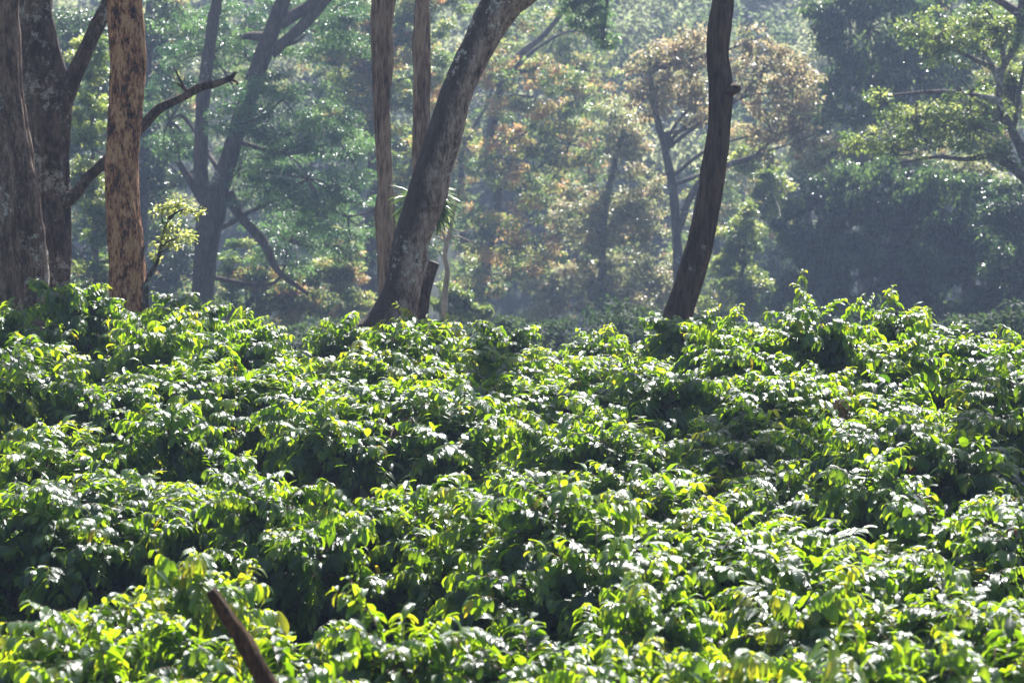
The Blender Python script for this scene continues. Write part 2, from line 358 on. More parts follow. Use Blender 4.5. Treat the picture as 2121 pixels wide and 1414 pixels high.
# (px of centre, py of top, distance, radius, kind, label)
B = [
 (-20, 640, 31, 1.0, 'n', 'coffee bush cut by the left edge of the photo just below the big grey trunk'),
 (165, 597, 31, 1.15, 'd', 'tall dark green coffee bush rising in front of the two grey trunks at far left'),
 (370, 628, 32, 1.0, 'n', 'rounded bright coffee bush at the foot of the red brown trunk'),
 (545, 672, 32.5, 1.0, 'n', 'low coffee bush on the back row below the distant forked dark tree'),
 (730, 672, 33, .95, 'n', 'low back row coffee bush just left of the leaning trunk foot'),
 (880, 664, 32.5, 1.0, 'y', 'yellow green coffee bush hiding the foot of the leaning trunk'),
 (1065, 655, 33.5, .9, 'n', 'hazy back row coffee bush with upright shoots right of the leaning trunk'),
 (1230, 684, 33, 1.0, 'n', 'low flat coffee bush on the back row midway between leaning and dark bare trunks'),
 (1420, 662, 32.5, 1.0, 'n', 'coffee bush directly in front of the dark bare trunk base'),
 (1570, 680, 32, 1.0, 'n', 'back row coffee bush just right of the dark bare trunk'),
 (1715, 606, 30.5, .9, 's', 'tall open coffee bush with sparse sprays standing above the right back row'),
 (1840, 640, 31, 1.0, 'n', 'back row coffee bush beside the tall sparse one at right'),
 (1975, 682, 31.5, 1.0, 'n', 'back row coffee bush below the darkest forest at right'),
 (2125, 700, 31.5, 1.0, 'n', 'last coffee bush of the back row at the right edge'),
 (70, 700, 29, 1.1, 'd', 'dark shaded coffee bush in second row at far left'),
 (290, 684, 29, 1.1, 'n', 'coffee bush below the red brown trunk, second row from the back'),
 (490, 700, 29.3, 1.1, 'n', 'glossy coffee bush second from the back below the distant forked dark tree'),
 (690, 705, 29.5, 1.1, 'y', 'sunlit yellowish coffee bush below and left of the leaning trunk, second row from back'),
 (880, 706, 29.5, 1.1, 'n', 'coffee bush below the leaning trunk, second row from the back'),
 (1080, 716, 29, 1.1, 'n', 'glinting coffee bush near the middle of the second row from the back'),
 (1280, 722, 29.5, 1.1, 'u', 'coffee bush with white glints left below the dark bare trunk, second row from back'),
 (1480, 704, 29, 1.1, 'n', 'coffee bush right below the dark bare trunk, second row from the back'),
 (1690, 668, 28.5, 1.1, 'n', 'full coffee bush in front of the tall sparse one at right'),
 (1890, 728, 28.8, 1.1, 'n', 'coffee bush on the right with small bright leaves, second row from the back'),
 (2090, 728, 28.8, 1.1, 'd', 'dark coffee bush at the right edge in the second row from the back'),
 (40, 752, 26.2, 1.1, 'n', 'pale glinting coffee bush with small leaves at the left edge'),
 (240, 772, 26.6, 1.1, 'n', 'pale glinting coffee bush right of the palest one at the left edge'),
 (480, 786, 26.8, 1.1, 'u', 'coffee bush with a dark hollow below it, left of the stout stemmed bush'),
 (1000, 800, 26.8, 1.0, 'n', 'coffee bush touching the right side of the stout stemmed bush'),
 (1190, 772, 26.5, 1.1, 'u', 'coffee bush with yellow hanging leaves near the picture middle, third row from back'),
 (1400, 800, 26.2, 1.1, 'n', 'coffee bush left of the dark hollow below the bare trunk'),
 (1610, 775, 27.2, 1.1, 'u', 'dark drooping coffee bush above the brown dead leaf bundle'),
 (1830, 805, 26.2, 1.1, 'n', 'coffee bush behind and right of the brown dead leaf bundle'),
 (2040, 790, 26.4, 1.1, 'n', 'bright coffee bush behind the shaded berry bearing ones at right'),
 (800, 806, 25.4, 1.15, 'T', 'coffee bush with two stout brown stems showing under its bright umbrella of leaves'),
 (80, 885, 23.4, 1.1, 'n', 'coffee bush at the left edge with yellow sprays, middle of the plantation'),
 (300, 872, 23.2, 1.0, 'n', 'coffee bush with strong white glints left of the picture centre'),
 (1180, 900, 23.4, 1.0, 'n', 'coffee bush with a bare vine below it right of the stout stemmed bush'),
 (1330, 880, 23.2, 1.1, 'n', 'coffee bush with white glints near the picture centre right'),
 (1560, 900, 23.0, 1.1, 'n', 'finely twigged coffee bush just below the brown dead leaf bundle'),
 (1780, 880, 22.8, 1.1, 'B', 'twiggy coffee bush with a few red berries right below the dead leaf bundle'),
 (2010, 890, 22.6, 1.15, 'D', 'shaded coffee bush bearing red berries at the right edge'),
 (520, 1030, 20.0, .9, 'n', 'coffee bush left of the gap before the two stout stems, with pale twigs inside'),
 (700, 1040, 19.8, .9, 'n', 'glossy coffee bush just in front of the two stout brown stems'),
 (900, 1003, 20.3, 1.1, 'n', 'wide glossy coffee bush in front of the stout stemmed bush, slightly right'),
 (1060, 1050, 19.6, .9, 'n', 'coffee bush just below the picture centre above the small grassy clearing'),
 (90, 995, 21.0, 1.1, 'n', 'coffee bush at the left edge below the glinting ones'),
 (300, 985, 20.9, 1.1, 'u', 'drooping coffee bush in the left middle with large hanging leaves'),
 (1200, 1045, 19.2, 1.1, 'n', 'coffee bush beside the small grassy clearing, on its upper right'),
 (1390, 1050, 18.9, 1.1, 'n', 'yellow tipped coffee bush lower right of centre'),
 (1570, 1068, 18.6, 1.1, 'u', 'coffee bush with a broad sheet of white glints at right'),
 (1930, 1075, 18.7, 1.1, 'd', 'low dark coffee bush at the right in front of the berry bushes'),
 (2110, 1085, 18.5, 1.0, 'n', 'coffee bush at the right edge in the lower middle'),
 (1720, 1148, 17.2, 1.15, 'd', 'large glossy dark coffee bush with hundreds of white glints at lower right'),
 (410, 1190, 16.0, .85, 'y', 'yellow leaved coffee bush behind the tip of the blurred bare stick'),
 (120, 1288, 15.4, 1.1, 'n', 'broad coffee bush in the bottom left corner'),
 (480, 1300, 15.1, .85, 'n', 'coffee bush right behind the middle of the blurred bare stick'),
 (1370, 1250, 15.9, .9, 'n', 'coffee bush with long hanging leaves at the bottom right of centre'),
 (1620, 1243, 15.9, 1.0, 'y', 'bright coffee bush near the bottom, right of the long leaved one'),
 (1860, 1268, 15.6, 1.0, 'n', 'coffee bush with fine bright leaves near the bottom right'),
 (2080, 1262, 15.6, 1.0, 'n', 'coffee bush in the bottom right corner'),
 (800, 1320, 14.7, .95, 'n', 'bright coffee bush at the bottom just below the dark gap'),
 (1060, 1318, 14.6, .95, 'n', 'coffee bush at the bottom below the small grassy clearing'),
 (300, 1392, 13.7, 1.0, 'n', 'nearest coffee bush at bottom left, mostly below the picture edge'),
 (640, 1398, 13.6, 1.0, 'n', 'nearest coffee bush right of the stick foot, mostly below the picture edge'),
 (1250, 1392, 13.7, .9, 'n', 'nearest coffee bush bottom centre, mostly below the picture edge'),
 (1500, 1372, 13.8, .95, 'y', 'nearest yellowish coffee bush bottom right of centre, cut by the picture edge'),
 (1780, 1385, 13.6, 1.0, 'n', 'nearest coffee bush bottom right, cut by the picture edge'),
 (2080, 1370, 13.6, 1.0, 'n', 'nearest coffee bush in the far bottom right corner, cut by the picture edge'),
]
rb = random.Random(5)
def stout_trunks():
    g = Geo()
    for (a, b2) in (((-.58, -.70, -.1), (-.42, -.66, 1.26)), ((-.16, -.70, -.1), (.04, -.66, 1.20))):
        a, b2 = np.array(a), np.array(b2)
        P, r = spline([a, a * .6 + b2 * .4 + (.09, 0, 0), b2 - (.04, 0, .25), b2 + (.06, .35, .22)], [.14, .105, .085, .06], 6)
        g.tube(P, r, 12, .3, 3.3 + a[0], fq=9)
    return g.mesh('coffee_trunk')
TR2 = stout_trunks()
def berries(lobes, seed, e):
    R = random.Random(seed)
    base = []
    for i in range(5):
        for j in range(8): th = math.pi * i / 4; base.append((math.sin(th) * math.cos(j * .785), math.sin(th) * math.sin(j * .785), math.cos(th)))
    base = np.array(base); q = np.array([(i * 8 + j, (i + 1) * 8 + j, (i + 1) * 8 + (j + 1) % 8, i * 8 + (j + 1) % 8) for i in range(4) for j in range(8)])
    for k in range(12):
        c = np.array(lobes[R.randrange(len(lobes))]); az = R.uniform(3.9, 5.5); c = c + rdir(az, R.uniform(-.6, .4)) * R.uniform(.36, .52)
        g = Geo(); g.tube([c - (.05, 0, -.01), c, c + (.05, 0, -.01)], [.004, .004, .003], 4)
        for s in range(R.randint(5, 10)):
            g.add(base * .0105 * R.uniform(.8, 1.1) + c + np.array([R.uniform(-.03, .03), R.gauss(0, .006), R.gauss(0, .006)]), q)
        link('berry_cluster', g.mesh('berry_cluster'), M['berry'], e)
bush_objs = []
for k, (px, py, Y, r, kind, label) in enumerate(B):
    r *= 1.02
    if Y > 30: py += 4
    Y += rb.uniform(-.5, .5) if kind != 'T' else 0; py += rb.uniform(-8, 8) + ((-16, 0, 24)[(k * 7) % 3] if 15 < Y < 30 and kind != 'T' else 0) + (12 if Y > 31 and 1000 < px < 1400 else 0); top = W(px, py, Y); z0 = gz(top[0], Y); H = top[2] - z0
    fam = {'y': PROTO_Y, 'd': PROTO_D, 'D': PROTO_D, 'T': PROTO_U, 'u': PROTO_U, 's': PROTO_S}.get(kind, PROTO); pr = fam[k % len(fam)]
    e = empty('coffee_bush', (top[0], Y, z0), label, 'coffee bush', 'coffee bushes of the plantation')
    rz = 0.0 if kind in 'TDB' else rb.uniform(0, 6.28); e.rotation_euler = (0, 0, rz)
    e.scale = (r / BR, r / BR, H / pr[5]) if kind not in 's' else (r / BR * .9, r / BR * .9, H / pr[5])
    link('trunk', TR2 if kind == 'T' else pr[0], M['coffee_bark'], e)
    link('branches', pr[1], M['coffee_bark'], e)
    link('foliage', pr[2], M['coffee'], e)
    if kind in 'DB': berries(pr[3], k, e)
    bush_objs.append(e)

# ------------------------------------------------------------------ near trunks
def edges_to_spine(rows, Y, dy=0.0):
    """rows of (left px, right px, py) -> spine points and radii"""
    P, R = [], []
    for i, (l, r, y) in enumerate(rows):
        P.append(W((l + r) / 2, y, Y)); R.append((r - l) / 2 / FPX * Y)
    P = np.array(P); T = np.gradient(P, axis=0); T /= np.linalg.norm(T, axis=1)[:, None]
    R = np.array(R) * np.abs(T[:, 2])
    return P, R

def localise(P, o): return np.asarray(P) - np.array(o)

def tree(name, label, cat, Y, trunk_rows, mat, sides=28, rough=.12, flute=0., seed=1, group=None, limbs=(), tops=True, part='trunk', m=10):
    P, R = edges_to_spine(trunk_rows, Y); order = np.argsort(P[:, 2]); P, R = P[order], R[order]
    o = P[0].copy(); o[2] = gz(o[0], Y)
    P[0][2] = o[2] - .15
    e = empty(name, tuple(o), label, cat, group)
    Q, r = spline(localise(P, o), R, m)
    g = Geo(); g.tube(Q, r, sides, rough, seed, flute=flute)
    link(part, g.mesh(part), mat, e)
    for (nm, rows, rough2, sd) in limbs:
        pts = [(W(px, py, Y + d), rr) for (px, py, rr, d) in rows]
        Q, r = spline(localise([p[0] for p in pts], o), [p[1] for p in pts], 8)
        g = Geo(); g.tube(Q, r, 14, rough2, sd, fq=5); link(nm, g.mesh(nm), mat, e)
    return e, o

# far left grey fluted trunk
t_left, o_left = tree('shade_tree', 'thick grey fluted trunk cut by the left edge, pale lichen on bark', 'tree', 34.5,
     [(-190, 165, 950), (-150, 120, 760), (-130, 93, 620), (-120, 88, 520), (-110, 76, 400), (-95, 58, 300), (-85, 42, 200), (-70, 38, 80), (-65, 36, -20), (-60, 32, -400), (-50, 26, -1100)],
     M['bark_grey'], 60, .12, .30, 1.0, m=14)
# second dark forked trunk
t2, o2 = tree('shade_tree', 'dark forked trunk between the grey fluted one and the red brown one', 'tree', 36.0,
     [(75, 170, 950), (84, 152, 700), (88, 145, 600), (92, 147, 520), (88, 147, 420), (72, 145, 330), (58, 150, 240), (45, 140, 160), (40, 116, 60), (40, 106, -20), (30, 90, -400), (20, 70, -1200)],
     M['bark_dark'], 60, .14, .10, 2.0, m=14,
     limbs=[('limb', [(100, 300, .14, 0), (133, 210, .115, -.1), (165, 130, .10, -.1), (198, 60, .095, -.1), (228, 0, .09, -.1), (300, -160, .08, 0), (420, -420, .08, .2), (500, -700, .03, .3)], .15, 5.),
            ('broken_limb', [(120, 430, .09, 0), (155, 402, .078, -.2), (185, 365, .062, -.3), (225, 325, .062, -.4), (290, 264, .057, -.5), (330, 225, .050, -.6), (375, 203, .044, -.6), (415, 180, .048, -.6), (445, 174, .042, -.6), (475, 163, .03, -.6), (489, 150, .012, -.6)], .5, 6.),
            ('twig', [(392, 200, .028, -.6), (380, 178, .018, -.6), (368, 155, .012, -.6), (360, 138, .004, -.6)], .2, 7.),
            ('twig', [(385, 190, .015, -.6), (372, 176, .012, -.6), (362, 170, .004, -.6)], .2, 8.),
            ('twig', [(430, 180, .02, -.6), (437, 168, .012, -.6), (432, 160, .004, -.6)], .2, 9.),
            ('twig', [(480, 165, .02, -.6), (492, 172, .012, -.6), (488, 178, .004, -.6)], .2, 9.)])
# red brown trunk
tree('shade_tree', 'straight red brown trunk with flaking mottled bark near the left', 'tree', 33.6,
     [(226, 318, 980), (228, 308, 740), (229, 304, 620), (229, 300, 560), (222, 294, 480), (218, 287, 420), (215, 285, 350), (219, 290, 290), (226, 297, 200), (230, 300, 140), (226, 297, 70), (222, 292, 0), (218, 286, -120), (215, 275, -600), (212, 255, -1500)],
     M['bark_red'], 72, .15, 0, 3.0, m=18)
# thin twin tan trunks
tree('shade_tree', 'slim tan trunk with a dark knot hollow left of the leaning trunk', 'tree', 39.0,
     [(800, 862, 900), (794, 842, 700), (788, 832, 600), (784, 820, 520), (778, 819, 450), (783, 813, 380), (778, 811, 300), (774, 808, 200), (772, 815, 130), (769, 814, 60), (770, 822, -10), (772, 826, -100), (770, 818, -500), (765, 805, -1200)],
     M['bark_tan'], 48, .26, 0, 4.0, m=14)
tree('shade_tree', 'slimmest upright tan trunk passing behind the leaning trunk', 'tree', 41.0,
     [(835, 875, 900), (842, 876, 600), (850, 880, 420), (853, 883, 330), (855, 888, 260), (858, 890, 170), (857, 889, 90), (860, 888, 0), (860, 886, -100), (858, 884, -500), (855, 876, -1100)],
     M['bark_tan'], 46, .28, 0, 5.0, m=14)
tree('dead_tree', 'short dark broken stem leaning against the right side of the leaning trunk', 'tree', 37.2,
     [(828, 880, 900), (842, 884, 740), (856, 888, 665), (868, 893, 610), (880, 903, 570), (886, 911, 548), (888, 913, 543)], M['bark_dark'], 46, .3, 0, 6.0)
# leaning trunk
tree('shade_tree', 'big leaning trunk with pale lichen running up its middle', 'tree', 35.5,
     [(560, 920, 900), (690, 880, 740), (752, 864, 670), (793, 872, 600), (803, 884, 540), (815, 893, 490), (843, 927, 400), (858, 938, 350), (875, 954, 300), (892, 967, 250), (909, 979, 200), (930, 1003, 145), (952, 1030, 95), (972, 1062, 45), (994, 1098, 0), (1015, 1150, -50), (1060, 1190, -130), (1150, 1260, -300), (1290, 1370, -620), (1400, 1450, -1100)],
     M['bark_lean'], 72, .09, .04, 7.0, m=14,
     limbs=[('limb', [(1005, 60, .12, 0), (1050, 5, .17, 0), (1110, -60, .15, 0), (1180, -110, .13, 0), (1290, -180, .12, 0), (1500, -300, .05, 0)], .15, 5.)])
# dark bare trunk
t_dark, o_dark = tree('shade_tree', 'dark bare curved trunk right of centre with a knob on its right side', 'tree', 35.0,
     [(1340, 1436, 900), (1356, 1434, 740), (1371, 1432, 665), (1381, 1440, 630), (1392, 1450, 600), (1408, 1465, 550), (1424, 1477, 500), (1437, 1486, 450), (1446, 1494, 400), (1451, 1502, 350), (1460, 1509, 300), (1467, 1513, 250), (1468, 1518, 200), (1468, 1516, 160), (1465, 1509, 110), (1468, 1514, 60), (1476, 1520, 10), (1480, 1519, -40), (1490, 1520, -400), (1500, 1522, -1100)],
     M['bark_brown'], 60, .13, .05, 8.0, m=14,
     limbs=[('knob', [(1500, 190, .10, -.03), (1516, 184, .085, -.08), (1527, 181, .065, -.1), (1533, 178, .03, -.1)], .35, 3.)])

# bare blurred stick in front
def stick():
    Y = 12.6; rows = [(436, 1222, .024), (441, 1230, .029), (450, 1243, .031), (470, 1275, .036), (492, 1305, .038), (508, 1335, .050), (530, 1375, .048), (556, 1420, .050), (600, 1500, .054), (680, 1700, .06)]
    o = W(680, 1700, Y); o[2] = gz(o[0], Y)
    pts = [W(a, b, Y) for a, b, c in rows] + [o + np.array((.05, 0, -.1))]; rr = [c for a, b, c in rows] + [.065]
    P, r = spline(localise(pts, o), np.array(rr) * .88, 6); g = Geo(); g.tube(P, r, 48, .26, 9., fq=9, fine=.12)
    ob = link('bare_stick', g.mesh('bare_stick'), M['stick']); ob.location = o
    tag(ob, 'blurred brown broken stick rising from the bottom edge in front of the bushes', 'stick')
stick()

# ------------------------------------------------------------------ forest trees
def crown_mesh(blobs, o, rng, nleaf, llen, clump, style, tint=(.0, .9), flush=0.0, dens_shell=.35):
    """blobs in world space (centre, rx, ry, rz) -> leaf mesh and list of clump centres"""
    vol = np.array([b[1] * b[2] * b[3] for b in blobs]) ** .8; vol /= vol.sum()
    Ps, Ds, Us, Ls, Ts, cc = [], [], [], [], [], []
    for b, f in zip(blobs, vol):
        nb = int(nleaf * f); K = max(4, int((b[1] * b[2] * b[3]) ** (2 / 3) / (clump ** 2) * 4.0))
        d = nrm(rng.normal(0, 1, (K, 3))); rad = dens_shell + (1 - dens_shell) * rng.uniform(0, 1, K) ** .6
        C = b[0] + d * rad[:, None] * np.array(b[1:4]) * rng.uniform(.85, 1.12, (K, 1)); ct = rng.uniform(tint[0], tint[1], K)
        if flush: fl = rng.random(K) < flush; ct = np.where(fl, rng.uniform(.78, 1, K), ct * .75)
        cc.append(C)
        idx = rng.integers(0, K, nb); off = nrm(rng.normal(0, 1, (nb, 3))) * (rng.uniform(0, 1, (nb, 1)) ** .5)
        csz = rng.uniform(.6, 1.3, K)[idx][:, None] * clump
        P = C[idx] + off * csz * np.array((1, 1, .45 if style != 'droop' else .8))
        if style == 'feather': D = off * (1, 1, .3) + rng.normal(0, .25, (nb, 3)) + (0, 0, -.25)
        elif style == 'droop': D = off * (.8, .8, .3) + rng.normal(0, .4, (nb, 3)) + (0, 0, -.9)
        else: D = off + rng.normal(0, .5, (nb, 3)) + (0, 0, -.2)
        Ps.append(P); Ds.append(D); Us.append(np.array((0, 0, 1.)) + rng.normal(0, .45, (nb, 3)))
        Ls.append(llen * rng.uniform(.6, 1.25, nb)); Ts.append(np.clip(ct[idx] + rng.normal(0, .16, nb), 0, 1))
    P = np.vstack(Ps) - o; Lg = np.concatenate(Ls)
    V, F, T = kite_leaves(P, np.vstack(Ds), np.vstack(Us), Lg, Lg * (.16 if style == 'feather' else .27), np.concatenate(Ts))
    return V, F, T, np.vstack(cc)

def forest_tree(name, label, Y, trunk, blobs, leaf, bark, n=14000, llen=.12, clump=.38, style='normal', flush=0., seed=1, limbs=(), group='forest trees beyond the plantation', twigs=60, cat='tree', foln='crown', shell=.35, tint=(0, .9)):
    """trunk: [(px,py,radius,dY)], blobs: [(px,py,rx_px,ry_px,dY)], all at distance Y"""
    rng = np.random.default_rng(seed)
    K = 1.62 if Y > 45.5 else 1.0
    Y *= K; llen *= K ** .45; clump *= K * .9; n = int(n * 1.35)
    trunk = [(a, b, c * K, d * K) for a, b, c, d in trunk]; blobs = [(a, b, c, d, f * K) for a, b, c, d, f in blobs]
    limbs = [[(a, b, c * K, d * K) for a, b, c, d in rows] for rows in limbs]
    P = [W(a, b, Y + d) for a, b, c, d in trunk]; R = [c for a, b, c, d in trunk]
    o = P[0].copy(); o[2] = gz(o[0], o[1])
    P = [o - (0, 0, .2)] + P if P[0][2] - o[2] > .3 else [o - (0, 0, .2)] + P[1:]; R = [R[0] * 1.15] + R if len(P) > len(R) else R
    e = empty(name, tuple(o), label, cat, group)
    Q, r = spline(localise(P, o), R, 6); g = Geo(); g.tube(Q, r, 14, .18, seed * 1.3, fq=3)
    link('trunk', g.mesh('trunk'), bark, e)
    bl = [(W(a, b, Y + d), rx / FPX * Y, (rx + ry) * .5 / FPX * Y * .9, ry / FPX * Y) for a, b, rx, ry, d in blobs]
    V, F, T, C = crown_mesh(bl, o, rng, n, llen, clump, style, flush=flush, dens_shell=shell, tint=tint)
    g = Geo()
    for rows in limbs:
        p = [W(a, b, Y + d) for a, b, c, d in rows]; Q2, r2 = spline(localise(p, o), [c for a, b, c, d in rows], 5); gl = Geo(); gl.tube(Q2, r2, 10, .25, seed, fq=4); link('limb', gl.mesh('limb'), bark, e)
    Qa = Q + o
    gs = []
    for b in bl:
        dd = np.linalg.norm(Qa - b[0] + (0, 0, min(1.0, b[1] * 1.2)), axis=1); s = Qa[int(dd.argmin())]; mid = (s + b[0]) / 2 + rng.normal(0, .13 * np.linalg.norm(s - b[0]), 3); br0 = min(.05 * K, max(R) * .35)
        p2, r2 = spline([s - o, mid - o, b[0] - o], [br0, br0 * .7, br0 * .3], 4); gs.append(Geo()); gs[-1].tube(p2, r2, 6)
    for k in rng.permutation(len(C))[:twigs]:
        c = C[k]; bi = min(range(len(bl)), key=lambda q: np.linalg.norm(bl[q][0] - c)); b = bl[bi]; s = b[0]
        mid = (s + c) / 2 + rng.normal(0, .12 * min(1, b[1]), 3); tr = br0 * .4; p2, r2 = spline([s - o, mid - o, c - o], [tr, tr * .7, tr * .25], 3); gs[bi].tube(p2, r2, 4)
    for gl in gs: link('limb', gl.mesh('limb'), bark, e)
    me = mk_mesh(foln, V, F, T, smooth=False); link(foln, me, leaf, e)
    return e
FD, BT = M, M['bark_far']
# forked dark tree with feathery foliage
forest_tree('forked_tree', 'dark forked tree with feathery blue green foliage behind the broken limb', 52,
  [(418, 760, .24, 0), (420, 640, .21, 0), (425, 540, .21, 0), (438, 440, .25, 0), (455, 390, .19, 0), (478, 320, .16, 0), (505, 230, .16, 0), (535, 140, .16, 0), (565, 60, .15, 0), (590, -10, .13, 0), (640, -160, .08, 0)],
  [(640, 60, 150, 90, 1), (440, 110, 130, 130, 1.5), (560, 230, 130, 90, -1), (640, 370, 150, 120, -.6), (530, 330, 90, 80, .6), (720, 450, 90, 90, 0), (600, 500, 110, 80, .8), (350, 250, 60, 90, 1.5), (700, 290, 90, 60, 0)],
  M['feather'], M['bark_brown'], 46000, .10, .30, 'feather', seed=11, tint=(0, 1),
  limbs=[[(438, 440, .15, 0), (420, 380, .13, 0), (417, 300, .12, 0), (420, 200, .12, 0), (440, 60, .11, 0), (460, -60, .08, 0)],
         [(425, 420, .10, 0), (395, 375, .08, 0), (370, 335, .05, 0)],
         [(470, 400, .12, 0), (500, 450, .09, 0), (545, 500, .08, 0), (575, 560, .06, 0), (640, 610, .03, 0)],
         [(570, 80, .12, 0), (520, 75, .08, 0), (500, 78, .04, 0)],
         [(560, 110, .12, 0), (610, 70, .1, 0), (650, 30, .1, 0), (690, -20, .08, 0)],
         [(580, 50, .12, 0), (630, 20, .1, 0), (670, -20, .08, 0)]])
# orange flushing tree in the middle
forest_tree('flushing_tree', 'sunlit tree with orange and yellow young leaves right of the leaning trunk', 72,
  [(1010, 760, .16, 1), (1000, 600, .14, 1), (1030, 420, .13, 1), (1020, 250, .12, 1), (1065, 130, .10, 1), (1130, 70, .07, 1), (1190, -10, .05, 1)],
  [(1110, 200, 110, 90, 0), (1180, 300, 80, 70, 0), (1060, 330, 90, 70, 0), (1160, 420, 80, 80, 0), (1020, 470, 80, 70, -.5), (1110, 540, 90, 60, 0), (1010, 130, 70, 60, .5), (990, 580, 60, 60, 0)],
  M['flush'], BT, 27000, .12, .30, 'normal', .33, 12,
  limbs=[[(1030, 180, .07, 0), (1100, 110, .05, 0), (1180, 65, .03, 0), (1260, 80, .012, 0)], [(1040, 150, .06, 0), (1110, 140, .04, 0), (1150, 80, .02, 0)], [(1020, 300, .05, 0), (1080, 280, .03, 0), (1160, 210, .012, 0)]])
# pale grey spotted tree
forest_tree('silvery_tree', 'pale speckled small leaved tree left of the dark bare trunk', 68,
  [(1255, 760, .12, 0), (1250, 600, .10, 0), (1248, 480, .09, 0), (1270, 350, .07, 0), (1300, 240, .03, 0)],
  [(1290, 290, 60, 90, 0), (1230, 440, 80, 90, 0), (1330, 430, 70, 100, 0), (1230, 590, 100, 80, 0), (1350, 600, 90, 80, 0), (1140, 620, 70, 60, 0)],
  M['pale'], BT, 24000, .12, .24, 'normal', .2, 13, shell=.1, tint=(0, 1))
# bronze crowned tree
forest_tree('bronze_tree', 'thin trunked tree with rounded bronze brown crowns behind the dark bare trunk', 60,
  [(1412, 760, .12, 0), (1408, 600, .11, 0), (1402, 500, .10, 0), (1395, 400, .09, 0), (1378, 310, .08, 0), (1362, 250, .07, 0), (1350, 180, .05, 0), (1345, 110, .03, 0)],
  [(1385, 150, 85, 80, 0), (1340, 200, 40, 60, 0), (1440, 220, 50, 60, 0), (1580, 150, 70, 80, 0), (1640, 190, 60, 90, 0), (1600, 270, 75, 60, 0), (1665, 290, 50, 40, 0), (1560, 80, 40, 30, 0), (1440, 90, 60, 40, 0)],
  M['brown'], M['bark_far'], 7500, .14, .19, 'normal', seed=14, shell=.3, tint=(0, 1),
  limbs=[[(1380, 300, .05, 0), (1410, 270, .04, 0), (1450, 240, .02, 0)], [(1404, 480, .08, 0), (1440, 390, .07, 0), (1500, 345, .06, 0), (1560, 325, .05, 0), (1600, 290, .03, 0)]])
# dark trees on the right
forest_tree('evergreen_tree', 'tall dark evergreen filling the upper right', 64,
  [(1790, 760, .25, 2), (1800, 500, .22, 2), (1790, 200, .18, 2), (1780, -100, .1, 2)],
  [(1800, 60, 130, 100, 0), (1760, 200, 90, 90, 0), (1900, 180, 120, 110, .5), (1740, 20, 70, 70, 0), (1980, 60, 110, 110, 2), (1820, -90, 130, 90, 0)],
  M['green'], BT, 28000, .14, .32, 'droop', seed=15, tint=(0, 1), shell=.5)
forest_tree('evergreen_tree', 'broad dark drooping evergreen mass low at the right', 58,
  [(1850, 760, .22, 1), (1860, 600, .2, 1), (1870, 450, .15, 1), (1880, 330, .08, 1)],
  [(1800, 400, 140, 80, 0), (1840, 490, 70, 60, 2), (1690, 480, 90, 100, 0), (1950, 430, 140, 90, 0), (1780, 570, 140, 90, -.5), (2000, 560, 140, 100, -.5), (1680, 620, 90, 70, 0), (1880, 650, 130, 60, 0)],
  M['green'], BT, 52000, .14, .30, 'droop', seed=16, tint=(0, 1), shell=.5)
forest_tree('evergreen_tree', 'glinting small leaved evergreen at the right edge beneath the branch', 56,
  [(2130, 780, .2, 1), (2130, 600, .17, 1), (2120, 480, .12, 1), (2110, 380, .06, 1)],
  [(2090, 440, 80, 70, 0), (2120, 560, 90, 90, 0), (2060, 640, 80, 60, 0), (2180, 420, 80, 90, 0), (2180, 640, 80, 80, 0)],
  M['green'], BT, 20000, .11, .3, 'normal', seed=17)
forest_tree('branching_tree', 'open crowned tree with crooked branches reaching in from the right edge', 47,
  [(2230, 820, .2, 0), (2215, 560, .18, 0), (2180, 440, .13, 0), (2121, 320, .09, 0), (2092, 260, .075, 0), (2070, 215, .06, 0), (2075, 150, .05, 0), (2110, 80, .06, 0), (2116, 30, .07, 0), (2125, -60, .06, 0)],
  [(1960, 80, 95, 70, 0), (2070, 60, 80, 70, 0), (1900, 260, 90, 60, 0), (2010, 250, 100, 80, 0), (1820, 200, 35, 22, 0), (1880, 60, 35, 28, 0), (1780, 290, 70, 28, 0), (2100, 180, 60, 90, 1), (2080, 330, 60, 30, 0), (1850, 310, 60, 25, 0)],
  M['yellow'], M['bark_dark'], 13000, .085, .15, 'normal', .05, 18, shell=.0, twigs=220, tint=(0, 1),
  limbs=[[(2121, 35, .09, 0), (2090, 15, .07, 0), (2050, -10, .05, 0)], [(2200, 460, .10, 0), (2121, 370, .08, 0), (2060, 325, .06, 0), (2000, 330, .04, 0), (1940, 325, .03, 0), (1850, 340, .012, 0)],
         [(2088, 255, .05, 0), (2040, 220, .03, 0), (1995, 190, .022, 0), (1968, 165, .012, 0)], [(2078, 220, .04, 0), (2020, 195, .02, 0), (1985, 160, .01, 0)], [(2100, 270, .04, 0), (2110, 200, .03, 0), (2130, 100, .03, 0)]])
